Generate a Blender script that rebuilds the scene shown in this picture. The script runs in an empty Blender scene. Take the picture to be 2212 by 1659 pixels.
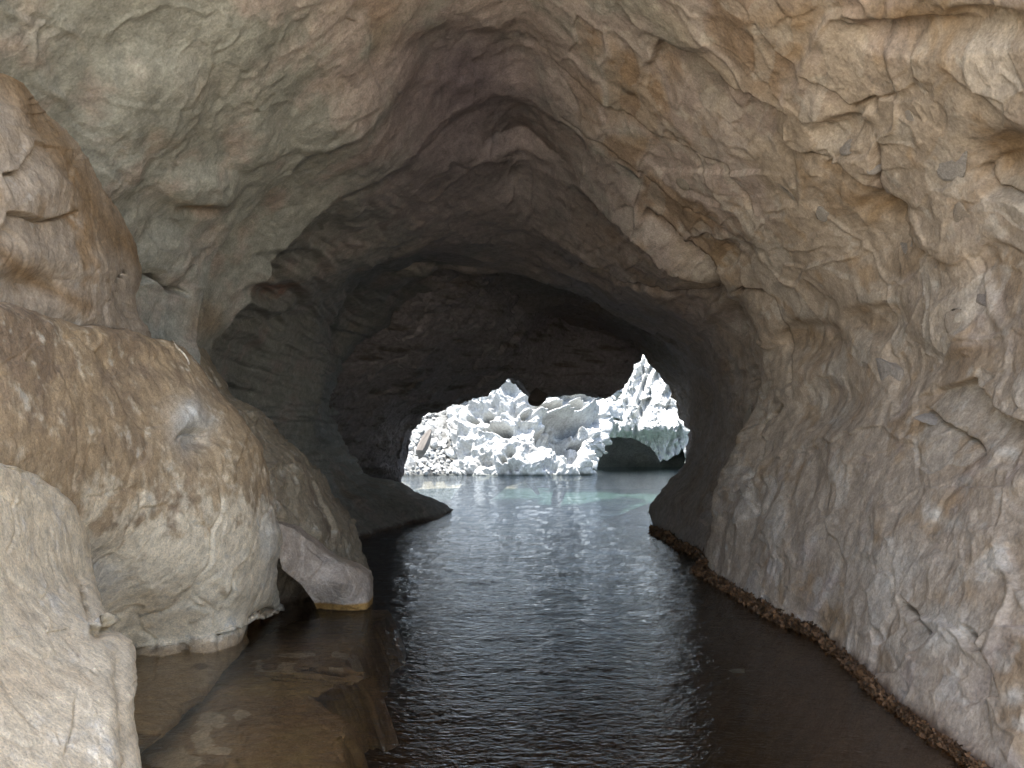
import bpy, math, random
import numpy as np
from mathutils import Vector

random.seed(7)
rng = np.random.RandomState(11)
S = bpy.context.scene
C = S.collection

# ------------------------------------------------------------------ camera, sky, sun, exposure
CAM_Z = 1.3
PITCH = math.atan((986.0 - 829.5) / 1720.4)
cd = bpy.data.cameras.new('camera'); cam = bpy.data.objects.new('camera', cd); C.objects.link(cam)
cd.sensor_width = 36.0; cd.lens = 28.0; cd.clip_start = 0.05; cd.clip_end = 1000.0
cam.location = (0, 0, CAM_Z); cam.rotation_euler = (math.pi / 2 + PITCH, 0, 0)
S.camera = cam

SUN_DIR = Vector((0.20, 0.34, -1.35)).normalized()          # direction the light travels
SUN_EL = math.asin(-SUN_DIR.z)
SUN_AZ = math.atan2(-SUN_DIR.x, -SUN_DIR.y)                 # compass azimuth of the sun, from +Y towards +X
w = bpy.data.worlds.new('World'); S.world = w; w.use_nodes = True
wn = w.node_tree.nodes; wl = w.node_tree.links
sky = wn.new('ShaderNodeTexSky'); sky.sky_type = 'NISHITA'; sky.sun_disc = False
sky.sun_elevation = SUN_EL; sky.sun_rotation = SUN_AZ; sky.air_density = 1.0; sky.dust_density = 2.0
bgn = wn['Background']; bgn.inputs['Strength'].default_value = 0.15
wl.new(sky.outputs['Color'], bgn.inputs['Color'])
sd = bpy.data.lights.new('sun', 'SUN'); sun = bpy.data.objects.new('sun', sd); C.objects.link(sun)
sd.energy = 4.2; sd.angle = math.radians(0.53); sd.color = (1.0, 0.95, 0.88)
sun.location = (0, 0, 40); sun.rotation_euler = SUN_DIR.to_track_quat('-Z', 'Y').to_euler()
S.view_settings.view_transform = 'Standard'; S.view_settings.look = 'None'
S.view_settings.exposure = 2.15; S.view_settings.gamma = 1.0; S.view_settings.use_curve_mapping = False
S.render.engine = 'CYCLES'
S.cycles.max_bounces = 8; S.cycles.diffuse_bounces = 5; S.cycles.glossy_bounces = 4
S.cycles.transparent_max_bounces = 16
S.cycles.use_denoising = True

# ------------------------------------------------------------------ helpers
F = 1720.4
ca, sa = math.cos(PITCH), math.sin(PITCH)

def at(px, py, Y):
    """a point at world depth Y seen at (px, py) of the 2212 x 1659 photograph"""
    px = np.asarray(px, float); py = np.asarray(py, float)
    dx = (px - 1106) / F; dy = (829.5 - py) / F
    s = Y / (ca - sa * dy)
    return dx * s, Y + 0 * s, CAM_Z + (sa + ca * dy) * s

def proj(x, y, z):
    zz = z - CAM_Z
    d = ca * y + sa * zz; u = -sa * y + ca * zz
    d = np.where(np.abs(d) < 1e-3, 1e-3, d)
    return 1106 + F * x / d, 829.5 - F * u / d, d

def plane_y(py, z):
    """depth at which the horizontal plane z is met at picture height py"""
    dy = (829.5 - py) / F
    return (z - CAM_Z) / (sa + ca * dy) * (ca - sa * dy)

PERM = rng.permutation(256).astype(np.int32); PERM = np.concatenate([PERM, PERM, PERM])
GR = rng.normal(size=(256, 3)).astype(np.float32); GR /= np.linalg.norm(GR, axis=1)[:, None]
RV = rng.rand(256, 3).astype(np.float32)

def h3(i, j, k):
    return PERM[PERM[PERM[i & 255] + (j & 255)] + (k & 255)]

def perlin(P):
    P = P.astype(np.float32); I = np.floor(P).astype(np.int32); f = P - I
    u = f * f * f * (f * (f * 6 - 15) + 10)
    out = 0
    for dx in (0, 1):
        wx = u[:, 0] if dx else 1 - u[:, 0]
        for dy in (0, 1):
            wy = u[:, 1] if dy else 1 - u[:, 1]
            for dz in (0, 1):
                wz = u[:, 2] if dz else 1 - u[:, 2]
                g = GR[h3(I[:, 0] + dx, I[:, 1] + dy, I[:, 2] + dz)]
                out = out + wx * wy * wz * (g[:, 0] * (f[:, 0] - dx) + g[:, 1] * (f[:, 1] - dy) + g[:, 2] * (f[:, 2] - dz))
    return out * 1.6

def fbm(P, n=4, gain=0.5, lac=2.03):
    a = 1.0; s = 0; t = 0
    for i in range(n):
        s = s + a * perlin(P * (lac ** i) + 17.3 * i); t += a; a *= gain
    return s / t

def worley(P):
    """nearest cell: offset to its centre, three random numbers of the cell, F2-F1"""
    P = P.astype(np.float32); I = np.floor(P).astype(np.int32); f = P - I
    n = len(P); f1 = np.full(n, 9., np.float32); f2 = np.full(n, 9., np.float32)
    best = np.zeros((n, 3), np.float32); bid = np.zeros(n, np.int32)
    for dx in (-1, 0, 1):
        for dy in (-1, 0, 1):
            for dz in (-1, 0, 1):
                h = h3(I[:, 0] + dx, I[:, 1] + dy, I[:, 2] + dz)
                v = RV[h] * 0.9 + np.array([dx, dy, dz], np.float32) - f
                d = np.sqrt((v * v).sum(1))
                c = d < f1
                f2 = np.where(c, f1, np.minimum(f2, d)); f1 = np.where(c, d, f1)
                best[c] = v[c]; bid = np.where(c, h, bid)
    return best, RV[(bid + 57) & 255], f2 - f1, f1

def facets(P, tilt=1.0):
    """broken-rock relief: every cell is a tilted flake with its own height, -1..1"""
    v, r, e, d = worley(P)
    g = (r - 0.5) * 2
    h = g[:, 0] * 0.45 + tilt * (g[:, 1] * v[:, 0] + g[:, 2] * v[:, 1] + g[:, 0] * v[:, 2]) * 0.9
    q = np.clip(e / 0.07, 0, 1); q = q * q * (3 - 2 * q)
    return h * q - 0.25 * (1 - q), r, e

def smooth(a, b, x):
    t = np.clip((x - a) / (b - a), 0, 1); return t * t * (3 - 2 * t)

def mixc(a, b, t):
    return a + (b - a) * np.clip(t, 0, 1)[:, None]

def seg_dist(px, py, line):
    """distance to a polyline and side (+ on the left of its direction in the picture)"""
    bd = np.full(px.shape, 1e9); side = np.zeros(px.shape); tt = np.zeros(px.shape)
    n = len(line) - 1
    for i in range(n):
        (ax, ay), (bx, by) = line[i], line[i + 1]
        ux, uy = bx - ax, by - ay; L = ux * ux + uy * uy
        t = np.clip(((px - ax) * ux + (py - ay) * uy) / L, 0, 1)
        ex, ey = px - ax - t * ux, py - ay - t * uy
        d = np.hypot(ex, ey); c = d < bd
        bd = np.where(c, d, bd); side = np.where(c, np.sign(ux * (py - ay) - uy * (px - ax)), side)
        tt = np.where(c, (i + t) / n, tt)
    return bd, side, tt

def inpoly(px, py, poly):
    c = np.zeros(px.shape, bool); n = len(poly); j = n - 1
    for i in range(n):
        xi, yi = poly[i]; xj, yj = poly[j]
        if yi != yj:
            c ^= ((yi > py) != (yj > py)) & (px < (xj - xi) * (py - yi) / (yj - yi) + xi)
        j = i
    return c

def along(pts, n):
    p = np.array(pts, float); d = np.r_[0, np.cumsum(np.hypot(*np.diff(p, axis=0).T))]
    return d / d[-1], p

def grid_mesh(name, V, nu, nv, mat, col=None, closed_u=False, shade=True, parent=None):
    """V: (nv*nu, 3); u runs fastest"""
    me = bpy.data.meshes.new(name)
    i = np.arange(nu if closed_u else nu - 1); j = np.arange(nv - 1)
    I, J = np.meshgrid(i, j); I2 = (I + 1) % nu
    q = np.stack([J * nu + I, J * nu + I2, (J + 1) * nu + I2, (J + 1) * nu + I], -1).reshape(-1, 4)
    me.vertices.add(len(V)); me.vertices.foreach_set('co', V.astype(np.float32).ravel())
    me.loops.add(q.size); me.loops.foreach_set('vertex_index', q.astype(np.int32).ravel())
    me.polygons.add(len(q)); me.polygons.foreach_set('loop_start', np.arange(0, q.size, 4, dtype=np.int32))
    me.update(calc_edges=True)
    if shade: me.polygons.foreach_set('use_smooth', np.ones(len(q), bool))
    if col is not None: set_col(me, col)
    me.materials.append(mat); me.update()
    o = bpy.data.objects.new(name, me); C.objects.link(o)
    if parent: o.parent = parent
    return o

def set_col(me, col):
    a = me.color_attributes.new(name='mineral_and_shade', type='FLOAT_COLOR', domain='POINT')
    c = np.ones((len(me.vertices), 4), np.float32); c[:, :3] = col
    a.data.foreach_set('color', c.ravel())

def tag(o, label=None, cat=None, group=None, kind=None):
    if label: o['label'] = label
    if cat: o['category'] = cat
    if group: o['group'] = group
    if kind: o['kind'] = kind
    return o

# ------------------------------------------------------------------ materials
def nodes(name):
    m = bpy.data.materials.new(name); m.use_nodes = True
    return m, m.node_tree.nodes, m.node_tree.links, m.node_tree.nodes['Principled BSDF']

def rock_mat(name, scale=1.0, bump=1.0, rough=0.85, speck=0.0, spec=0.3, contrast=0.35):
    m, N, L, B = nodes(name)
    tc = N.new('ShaderNodeTexCoord')
    at_ = N.new('ShaderNodeAttribute'); at_.attribute_name = 'mineral_and_shade'
    n1 = N.new('ShaderNodeTexNoise'); n1.inputs['Scale'].default_value = 9 * scale; n1.inputs['Detail'].default_value = 9; n1.inputs['Roughness'].default_value = 0.68
    n2 = N.new('ShaderNodeTexNoise'); n2.inputs['Scale'].default_value = 55 * scale; n2.inputs['Detail'].default_value = 6; n2.inputs['Roughness'].default_value = 0.7
    n3 = N.new('ShaderNodeTexVoronoi'); n3.inputs['Scale'].default_value = 70 * scale
    for n in (n1, n2, n3): L.new(tc.outputs['Object'], n.inputs['Vector'])
    mr = N.new('ShaderNodeMapRange'); mr.inputs['From Min'].default_value = 0.3; mr.inputs['From Max'].default_value = 0.7
    mr.inputs['To Min'].default_value = 1 - contrast; mr.inputs['To Max'].default_value = 1 + contrast
    L.new(n1.outputs['Fac'], mr.inputs['Value'])
    mr2 = N.new('ShaderNodeMapRange'); mr2.inputs['From Min'].default_value = 0.25; mr2.inputs['From Max'].default_value = 0.75
    mr2.inputs['To Min'].default_value = 0.62; mr2.inputs['To Max'].default_value = 1.38
    L.new(n2.outputs['Fac'], mr2.inputs['Value'])
    mu = N.new('ShaderNodeMath'); mu.operation = 'MULTIPLY'; L.new(mr.outputs[0], mu.inputs[0]); L.new(mr2.outputs[0], mu.inputs[1])
    vm = N.new('ShaderNodeVectorMath'); vm.operation = 'SCALE'; L.new(at_.outputs['Color'], vm.inputs[0]); L.new(mu.outputs[0], vm.inputs['Scale'])
    out = vm.outputs[0]
    if speck:
        cr = N.new('ShaderNodeMapRange'); cr.inputs['From Min'].default_value = 0.10; cr.inputs['From Max'].default_value = 0.22
        L.new(n3.outputs['Distance'], cr.inputs['Value'])
        cr.inputs['To Min'].default_value = 1 - speck; cr.inputs['To Max'].default_value = 1
        vs = N.new('ShaderNodeVectorMath'); vs.operation = 'SCALE'; L.new(out, vs.inputs[0]); L.new(cr.outputs[0], vs.inputs['Scale']); out = vs.outputs[0]
    L.new(out, B.inputs['Base Color'])
    B.inputs['Roughness'].default_value = rough; B.inputs['Specular IOR Level'].default_value = spec
    b1 = N.new('ShaderNodeBump'); b1.inputs['Strength'].default_value = 0.7 * bump; b1.inputs['Distance'].default_value = 0.035 / scale
    b2 = N.new('ShaderNodeBump'); b2.inputs['Strength'].default_value = 0.55 * bump; b2.inputs['Distance'].default_value = 0.008 / scale
    L.new(n1.outputs['Fac'], b1.inputs['Height']); L.new(n2.outputs['Fac'], b2.inputs['Height'])
    L.new(b1.outputs['Normal'], b2.inputs['Normal']); L.new(b2.outputs['Normal'], B.inputs['Normal'])
    return m

M_cave = rock_mat('cave_stone', 1.0, 0.8, contrast=0.3)
M_near = rock_mat('pale_crusted_stone', 1.6, 1.3, speck=0.4, contrast=0.3)
M_far = rock_mat('weathered_limestone', 0.12, 1.0, contrast=0.2)
M_wet = rock_mat('wet_stone', 1.4, 0.8, rough=0.6, contrast=0.35)

def water_mat():
    m, N, L, B = nodes('sea_water'); N.remove(B)
    out = N['Material Output']; tc = N.new('ShaderNodeTexCoord')
    def wave(scale, sy, det):
        mp = N.new('ShaderNodeMapping'); mp.inputs['Scale'].default_value = (scale, scale * sy, scale)
        L.new(tc.outputs['Object'], mp.inputs['Vector'])
        n = N.new('ShaderNodeTexNoise'); n.inputs['Scale'].default_value = 1; n.inputs['Detail'].default_value = det
        n.inputs['Roughness'].default_value = 0.55; L.new(mp.outputs[0], n.inputs['Vector']); return n
    a = wave(9, 1.4, 3); b = wave(24, 1.5, 3)
    b1 = N.new('ShaderNodeBump'); b1.inputs['Strength'].default_value = 1; b1.inputs['Distance'].default_value = 0.010
    b2 = N.new('ShaderNodeBump'); b2.inputs['Strength'].default_value = 1; b2.inputs['Distance'].default_value = 0.006
    L.new(a.outputs['Fac'], b1.inputs['Height']); L.new(b.outputs['Fac'], b2.inputs['Height']); L.new(b1.outputs[0], b2.inputs['Normal'])
    fr = N.new('ShaderNodeFresnel'); fr.inputs['IOR'].default_value = 1.33; L.new(b2.outputs[0], fr.inputs['Normal'])
    gl = N.new('ShaderNodeBsdfGlossy'); gl.inputs['Roughness'].default_value = 0.03; L.new(b2.outputs[0], gl.inputs['Normal'])
    gl.inputs['Color'].default_value = (0.75, 0.82, 0.90, 1)
    tr = N.new('ShaderNodeBsdfTransparent'); tr.inputs['Color'].default_value = (0.92, 0.89, 0.80, 1)
    mx = N.new('ShaderNodeMixShader'); L.new(fr.outputs[0], mx.inputs[0]); L.new(tr.outputs[0], mx.inputs[1]); L.new(gl.outputs[0], mx.inputs[2])
    L.new(mx.outputs[0], out.inputs['Surface'])
    return m
M_water = water_mat()

def plain_mat(name, col, rough=0.8, noise=6.0, var=0.3):
    m, N, L, B = nodes(name)
    tc = N.new('ShaderNodeTexCoord'); n = N.new('ShaderNodeTexNoise'); n.inputs['Scale'].default_value = noise; n.inputs['Detail'].default_value = 6
    L.new(tc.outputs['Object'], n.inputs['Vector'])
    r = N.new('ShaderNodeValToRGB'); e = r.color_ramp.elements
    e[0].position = 0.3; e[1].position = 0.7
    e[0].color = tuple(c * (1 - var) for c in col) + (1,); e[1].color = tuple(min(1, c * (1 + var)) for c in col) + (1,)
    L.new(n.outputs['Fac'], r.inputs[0]); L.new(r.outputs[0], B.inputs['Base Color'])
    bp = N.new('ShaderNodeBump'); bp.inputs['Strength'].default_value = 0.5; bp.inputs['Distance'].default_value = 0.02
    L.new(n.outputs['Fac'], bp.inputs['Height']); L.new(bp.outputs[0], B.inputs['Normal'])
    B.inputs['Roughness'].default_value = rough
    return m

TAN = np.array([0.385, 0.315, 0.24]); GREY = np.array([0.25, 0.262, 0.232]); MAUVE = np.array([0.36, 0.295, 0.262])
OCHRE = np.array([0.25, 0.165, 0.085]); PALE = np.array([0.52, 0.485, 0.42]); BROWN = np.array([0.175, 0.13, 0.09])
ALGAE = np.array([0.085, 0.05, 0.03]); DARK = np.array([0.20, 0.185, 0.175])

# ------------------------------------------------------------------ the cave: a lofted passage
def m_(*a): return [('m',) + p for p in a]
def p_(*a): return [('p',) + p for p in a]
BOT = m_((-1.5, -.7), (0, -1.15), (1.3, -.95))
SEC = [
 (-0.9, m_((14, 0), (14, 7), (7, 13), (0, 14), (-7, 13), (-14, 7), (-14, 0), (-9, -2), (0, -2), (9, -2))),  # unseen open mouth around the camera, added and flared to let light in
 (-0.4, m_((6.6, 0), (7.0, 2.4), (6.4, 5.0), (3.6, 7.4), (0, 8.2), (-3.6, 7.4), (-6.4, 5.0), (-7.0, 2.0), (-6.6, 0), (-4, -.5), (0, -.7), (4, -.5))),
 (0.3, m_((4.6, 0), (5.2, 1.8), (4.7, 4.2), (2.8, 6.0), (0, 6.6), (-2.8, 6.1), (-4.9, 4.4), (-5.2, 1.5), (-4.8, 0), (-3, -.5), (0, -.7), (2.8, -.5))),
 (1.6, m_((2.7, 0), (3.4, 1.3), (3.6, 2.9), (2.7, 4.3), (1.0, 5.0), (-1, 5.1), (-3.0, 4.6), (-4.1, 3.0), (-4.2, 1.3), (-3.9, 0), (-2, -.6), (0, -.9), (1.5, -.7))),
 (3.3, m_((1.9, 0), (2.5, 1.3), (2.8, 2.4), (2.2, 3.5), (1.1, 4.6), (.1, 5.3), (-.9, 4.9), (-2.2, 3.9), (-3.2, 2.8), (-3.5, 1.3), (-3.4, 0)) + BOT),
 (5.4, m_((2.15, 0), (2.45, 1.0), (2.78, 1.9), (2.7, 2.8), (2.0, 3.65), (1.1, 4.6), (.1, 5.4), (-.8, 5.0), (-1.8, 3.95), (-2.7, 3.2), (-3.1, 2.3), (-3.2, 1), (-3.1, 0)) + BOT),
 (6.8, m_((2.12, 0), (2.4, .8), (2.75, 1.8), (2.75, 2.6), (2.1, 3.5), (1.2, 4.35), (.1, 5.3), (-.7, 4.9), (-1.4, 4.1)) + p_((560, 420), (510, 475), (455, 530), (430, 570), (415, 640), (412, 690), (418, 740), (436, 780)) + m_((-2.8, 1.2), (-2.9, 0)) + BOT),
 (7.0, m_((2.12, 0), (2.4, .8), (2.75, 1.8), (2.75, 2.6), (2.1, 3.5), (1.2, 4.35), (.1, 5.3), (-.7, 4.9), (-1.4, 4.15)) + p_((520, 420), (470, 450), (420, 510), (385, 570), (370, 640), (370, 690), (375, 740), (385, 790)) + m_((-3.1, 1.2), (-3.1, 0)) + BOT),
 (8.0, m_((2.1, 0), (2.3, .8), (2.65, 1.7), (2.75, 2.4), (2.2, 3.3), (1.3, 4.15), (.1, 5.1), (-.6, 4.8), (-1.15, 4.35)) + p_((700, 455), (650, 500), (600, 545), (575, 590), (540, 640), (500, 682), (465, 730), (451, 770), (450, 810)) + m_((-3.3, 1.2), (-3.2, 0)) + BOT),
 (8.25, m_((2.1, 0), (2.3, .8), (2.65, 1.7), (2.75, 2.4), (2.2, 3.3), (1.3, 4.15), (.1, 5.1), (-.6, 4.85), (-1.2, 4.38), (-2.0, 3.95), (-2.85, 3.5), (-3.5, 2.75), (-3.95, 1.5), (-3.9, 0)) + BOT),
 (9.0, m_((2.11, 0), (2.3, .8)) + p_((1594, 920), (1625, 860), (1635, 780), (1620, 700), (1598, 662), (1560, 640), (1500, 638), (1430, 612), (1370, 545), (1290, 440), (1200, 335), (1125, 255)) + m_((-.5, 4.72), (-1.2, 4.35), (-2.1, 3.98), (-3.0, 3.5), (-3.75, 2.7), (-4.1, 1.4), (-3.6, .3), (-2.8, -.2)) + BOT),
 (9.25, m_((2.4, 0), (2.85, .8), (3.15, 1.65), (3.2, 2.4), (2.95, 2.95), (2.35, 3.3), (1.78, 3.5), (1.36, 3.95), (.9, 4.4), (.1, 4.98), (-.5, 4.7), (-1.2, 4.35), (-2.1, 3.98), (-3.0, 3.5), (-3.75, 2.7), (-4.1, 1.4), (-3.6, .3), (-2.8, -.2)) + BOT),
 (11.0, m_((2.45, 0), (2.75, .7), (3.05, 1.6), (3.0, 2.4), (2.75, 2.95), (2.1, 3.3), (1.5, 3.65), (.9, 4.15), (.1, 4.65), (-1.1, 4.32), (-2.2, 3.95), (-3.1, 3.4), (-3.8, 2.6), (-4.1, 1.5), (-3.4, .6), (-2.4, 0)) + BOT),
 (13.5, m_((2.45, 0), (2.75, .6), (3.3, 1.3), (3.4, 2.4), (3.0, 3.1), (2.2, 3.6), (1.2, 4.1), (0, 4.5)) + p_((900, 560), (825, 585), (775, 630), (730, 672), (702, 722), (700, 800)) + m_((-3.3, 1.8), (-2.9, .7), (-2.3, 0)) + BOT),
 (13.8, m_((2.45, 0), (2.75, .6), (3.3, 1.3), (3.4, 2.4), (3.0, 3.1), (2.2, 3.6), (1.2, 4.12), (0, 4.52), (-1.8, 4.5), (-3.2, 4.2), (-3.8, 3.2), (-3.9, 1.9), (-3.0, .7), (-2.3, 0)) + BOT),
 (15.5, p_((1410, 1137), (1402, 1105), (1412, 1082), (1432, 1055), (1470, 1022), (1486, 990), (1491, 950), (1490, 900), (1490, 840), (1480, 808), (1462, 778), (1428, 736), (1350, 688), (1260, 650), (1180, 608), (1100, 570), (1000, 545)) + m_((-2.3, 4.5), (-3.5, 3.6), (-4.0, 2.2), (-3.5, 1.3), (-3.0, .7), (-2.2, .3), (-1.9, 0)) + BOT),
 (16.1, m_((3.2, 0), (3.9, 1), (4.3, 2), (4.1, 3.6), (3.1, 4.8), (1.5, 5.5), (-.5, 5.1), (-2.2, 4.5), (-3.4, 3.5), (-4, 2.4), (-3.8, 1.3), (-3, .7), (-1.9, .3), (-1.65, 0)) + BOT),
 (18.8, m_((3.2, 0), (4.2, 1), (4.6, 2), (4.4, 3.4), (3.3, 4.6), (1.5, 5.2), (-.5, 5.0), (-2.4, 4.4), (-3.8, 3.4), (-4.2, 2.2)) + p_((740, 945), (760, 1000), (800, 1030), (860, 1036), (905, 1062), (945, 1085), (974, 1103)) + m_((-1.45, -.1),) + BOT),
 (19.6, m_((3.4, 0), (4.4, 1), (4.8, 2), (4.4, 3.4), (3.3, 4.5), (1.5, 4.9), (-.5, 4.8), (-2.6, 4.3), (-4.0, 3.4), (-4.4, 2.2), (-4.0, .9), (-3.4, .45), (-2.9, .1), (-2.4, -.3)) + BOT),
 (22.5, m_((3.9, 0), (4.8, 1), (5.0, 2), (4.4, 3.4), (3.3, 4.6), (1.5, 4.9), (-.5, 4.6), (-2.6, 4.2), (-4.2, 3.3), (-4.4, 2.2), (-4.0, 1), (-3.6, 0), (-3, -.5)) + BOT),
 (24.0, p_((1512, 1078), (1515, 980), (1512, 900), (1502, 835), (1476, 790), (1440, 762), (1420, 745), (1390, 715), (1300, 690), (1150, 730), (1000, 790), (890, 850), (850, 930), (846, 1000), (840, 1030), (820, 1078)) + m_((-3.6, -.4),) + BOT),
 (25.2, None), (27.0, None), (27.8, None), (29.0, None),
]
XC = 94 / F
KY = [s[0] for s in SEC]
NT_U, NT_D = 1300, 170
th_r = math.radians(-38); th_l = math.radians(212)
TH = np.concatenate([np.linspace(th_r, th_l, NT_U, endpoint=False), np.linspace(th_l, th_r + 2 * math.pi, NT_D, endpoint=False)])
NT = len(TH)
thf = np.radians(np.arange(0, 360, 0.25))
R = []
for Y, pts in SEC:
    if pts is None:
        R.append(None); continue
    q = []
    for p in pts:
        if p[0] == 'm': x, z = p[1], p[2]
        else: x, _, z = at(p[1], p[2], Y)
        x = x - XC * Y; z = z - CAM_Z
        q.append((math.atan2(z, x) % (2 * math.pi), math.hypot(x, z)))
    q.sort(); a = np.array([t[0] for t in q]); r = np.array([t[1] for t in q])
    a = np.r_[a - 2 * math.pi, a, a + 2 * math.pi]; r = np.r_[r, r, r]
    # straight chords between the points rather than arcs
    rf = np.empty(len(thf))
    xs, ys = r * np.cos(a), r * np.sin(a)
    k = np.clip(np.searchsorted(a, thf) - 1, 0, len(a) - 2)
    x1, y1, x2, y2 = xs[k], ys[k], xs[k + 1], ys[k + 1]
    cr = np.cos(thf) * (y2 - y1) - np.sin(thf) * (x2 - x1)
    rf = (x1 * y2 - x2 * y1) / np.where(np.abs(cr) < 1e-6, 1e-6, cr)
    s = 5 if Y < 15 else (2 if Y < 20 else 1)
    kk = np.exp(-0.5 * (np.arange(-3 * s, 3 * s + 1) / s) ** 2); kk /= kk.sum()
    rf = np.convolve(np.r_[rf[-3 * s:], rf, rf[:3 * s]], kk, 'valid')
    R.append(rf)
k24 = KY.index(24.0)
R[k24 + 1] = R[k24] * 1.05 + 0.1; R[k24 + 2] = R[k24] * 1.3 + 0.6; R[k24 + 3] = np.full_like(R[0], 9.0); R[k24 + 4] = np.full_like(R[0], 16.0)
R = np.array(R)
# depth samples: even in 1/Y where the camera sees them
ys1 = np.linspace(-0.9, 3.0, 40, endpoint=False)
ys2 = 1 / np.linspace(1 / 3.0, 1 / 24.0, 560)
ys2 = np.sort(np.r_[ys2, np.linspace(19.6, 24.0, 120)[1:-1]]); ys3 = np.linspace(24.0, 29.0, 40)[1:]
YS = np.concatenate([ys1, ys2, ys3])
for kx in (6.8, 8.0, 9.0, 13.5, 15.5):   # a couple of extra rings behind each lip
    YS = np.r_[YS, kx + np.array([.02, .07, .12])]
YS = np.sort(YS)
NY = len(YS)
TT, YY = np.meshgrid(TH, YS)
TT = TT.ravel(); YY = YY.ravel()
# ridges wander a little in depth
cyl = np.stack([np.cos(TT) * 3, np.sin(TT) * 3, YY * 0.5], -1)
wob = (fbm(cyl * 0.9, 2) * 0.35 + fbm(cyl * 3.1 + 5, 2) * 0.12) * smooth(2, 5, YY) * (1 - smooth(21.5, 23.3, YY))
Ye = np.clip(YY + wob * 0.8, KY[0], KY[-1])
ki = np.clip(np.searchsorted(KY, Ye) - 1, 0, len(KY) - 2)
ky = np.array(KY); ft = (Ye - ky[ki]) / (ky[ki + 1] - ky[ki])
tf = (TT % (2 * math.pi)) / math.radians(0.25); t0 = np.floor(tf).astype(int) % len(thf); t1 = (t0 + 1) % len(thf); fr_ = tf - np.floor(tf)
def rr(k): return R[k, t0] * (1 - fr_) + R[k, t1] * fr_
rad = rr(ki) * (1 - ft) + rr(ki + 1) * ft
ct, st = np.cos(TT), np.sin(TT)
X = XC * YY + rad * ct; Z = CAM_Z + rad * st
P = np.stack([X, YY, Z], -1)
px, py, dd = proj(X, YY, Z); vis = YY > 2.0

upper = smooth(-0.15, 0.05, Z)
right = smooth(-0.2, 0.6, ct)           # right-hand wall
left = smooth(0.2, 0.8, -ct)
deep = smooth(8.0, 13.0, YY)
# relief -------------------------------------------------
wv = np.stack([fbm(P * 0.9 + 3, 3), fbm(P * 0.9 + 31, 3), fbm(P * 0.9 + 67, 3)], -1)
Pw = P + wv * 0.45
fA, rA, eA = facets(Pw * np.array([1.3, 0.85, 1.5]))
fB, rB, eB = facets((Pw + wv * 0.1) * np.array([3.6, 2.4, 3.9]) + 9)
lump = fbm(P * 0.75 + 11, 3)
fine = fbm(P * 5.5 + 1, 4, 0.6)
ridg = 1 - np.abs(fbm(P * np.array([1.6, 1.6, 1.9]) + wv * 0.6 + 40, 3)) * 2.6
bed = fbm(np.stack([P[:, 0] * 0.5, P[:, 1] * 0.35, P[:, 2] * 5.5 + wv[:, 0] * 0.7], -1), 3)
ampA = 0.048 + 0.02 * right
D = lump * 0.13 + fA * 0.62 * ampA * (1 - 0.3 * left) + fB * (0.007 + 0.010 * right) + fine * 0.016 - np.clip(ridg - 0.72, 0, 1) * 0.04
D += bed * (0.10 * left + .05) * smooth(7.5, 9, YY) + fbm(np.stack([P[:, 0] * .6, P[:, 1] * .5, P[:, 2] * 14 + wv[:, 0] * 2], -1), 2) * .035 * left * smooth(8, 9, YY)
D -= np.exp(-(eA / 0.035) ** 2) * 0.0
D *= (0.35 + 0.65 * upper)
gate = smooth(21, 23.6, YY) * (1 - smooth(24.8, 28, YY))
D = D * (1 - 0.62 * gate) + gate * (fbm(P * 2.6 + 77, 4, 0.62) * 0.16)
D = np.where(YY > 26, D + fbm(P * 0.35, 4) * 1.2 * smooth(26, 29, YY), D)
D *= (0.75 + 0.5 * smooth(0, 10, rad))

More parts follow.
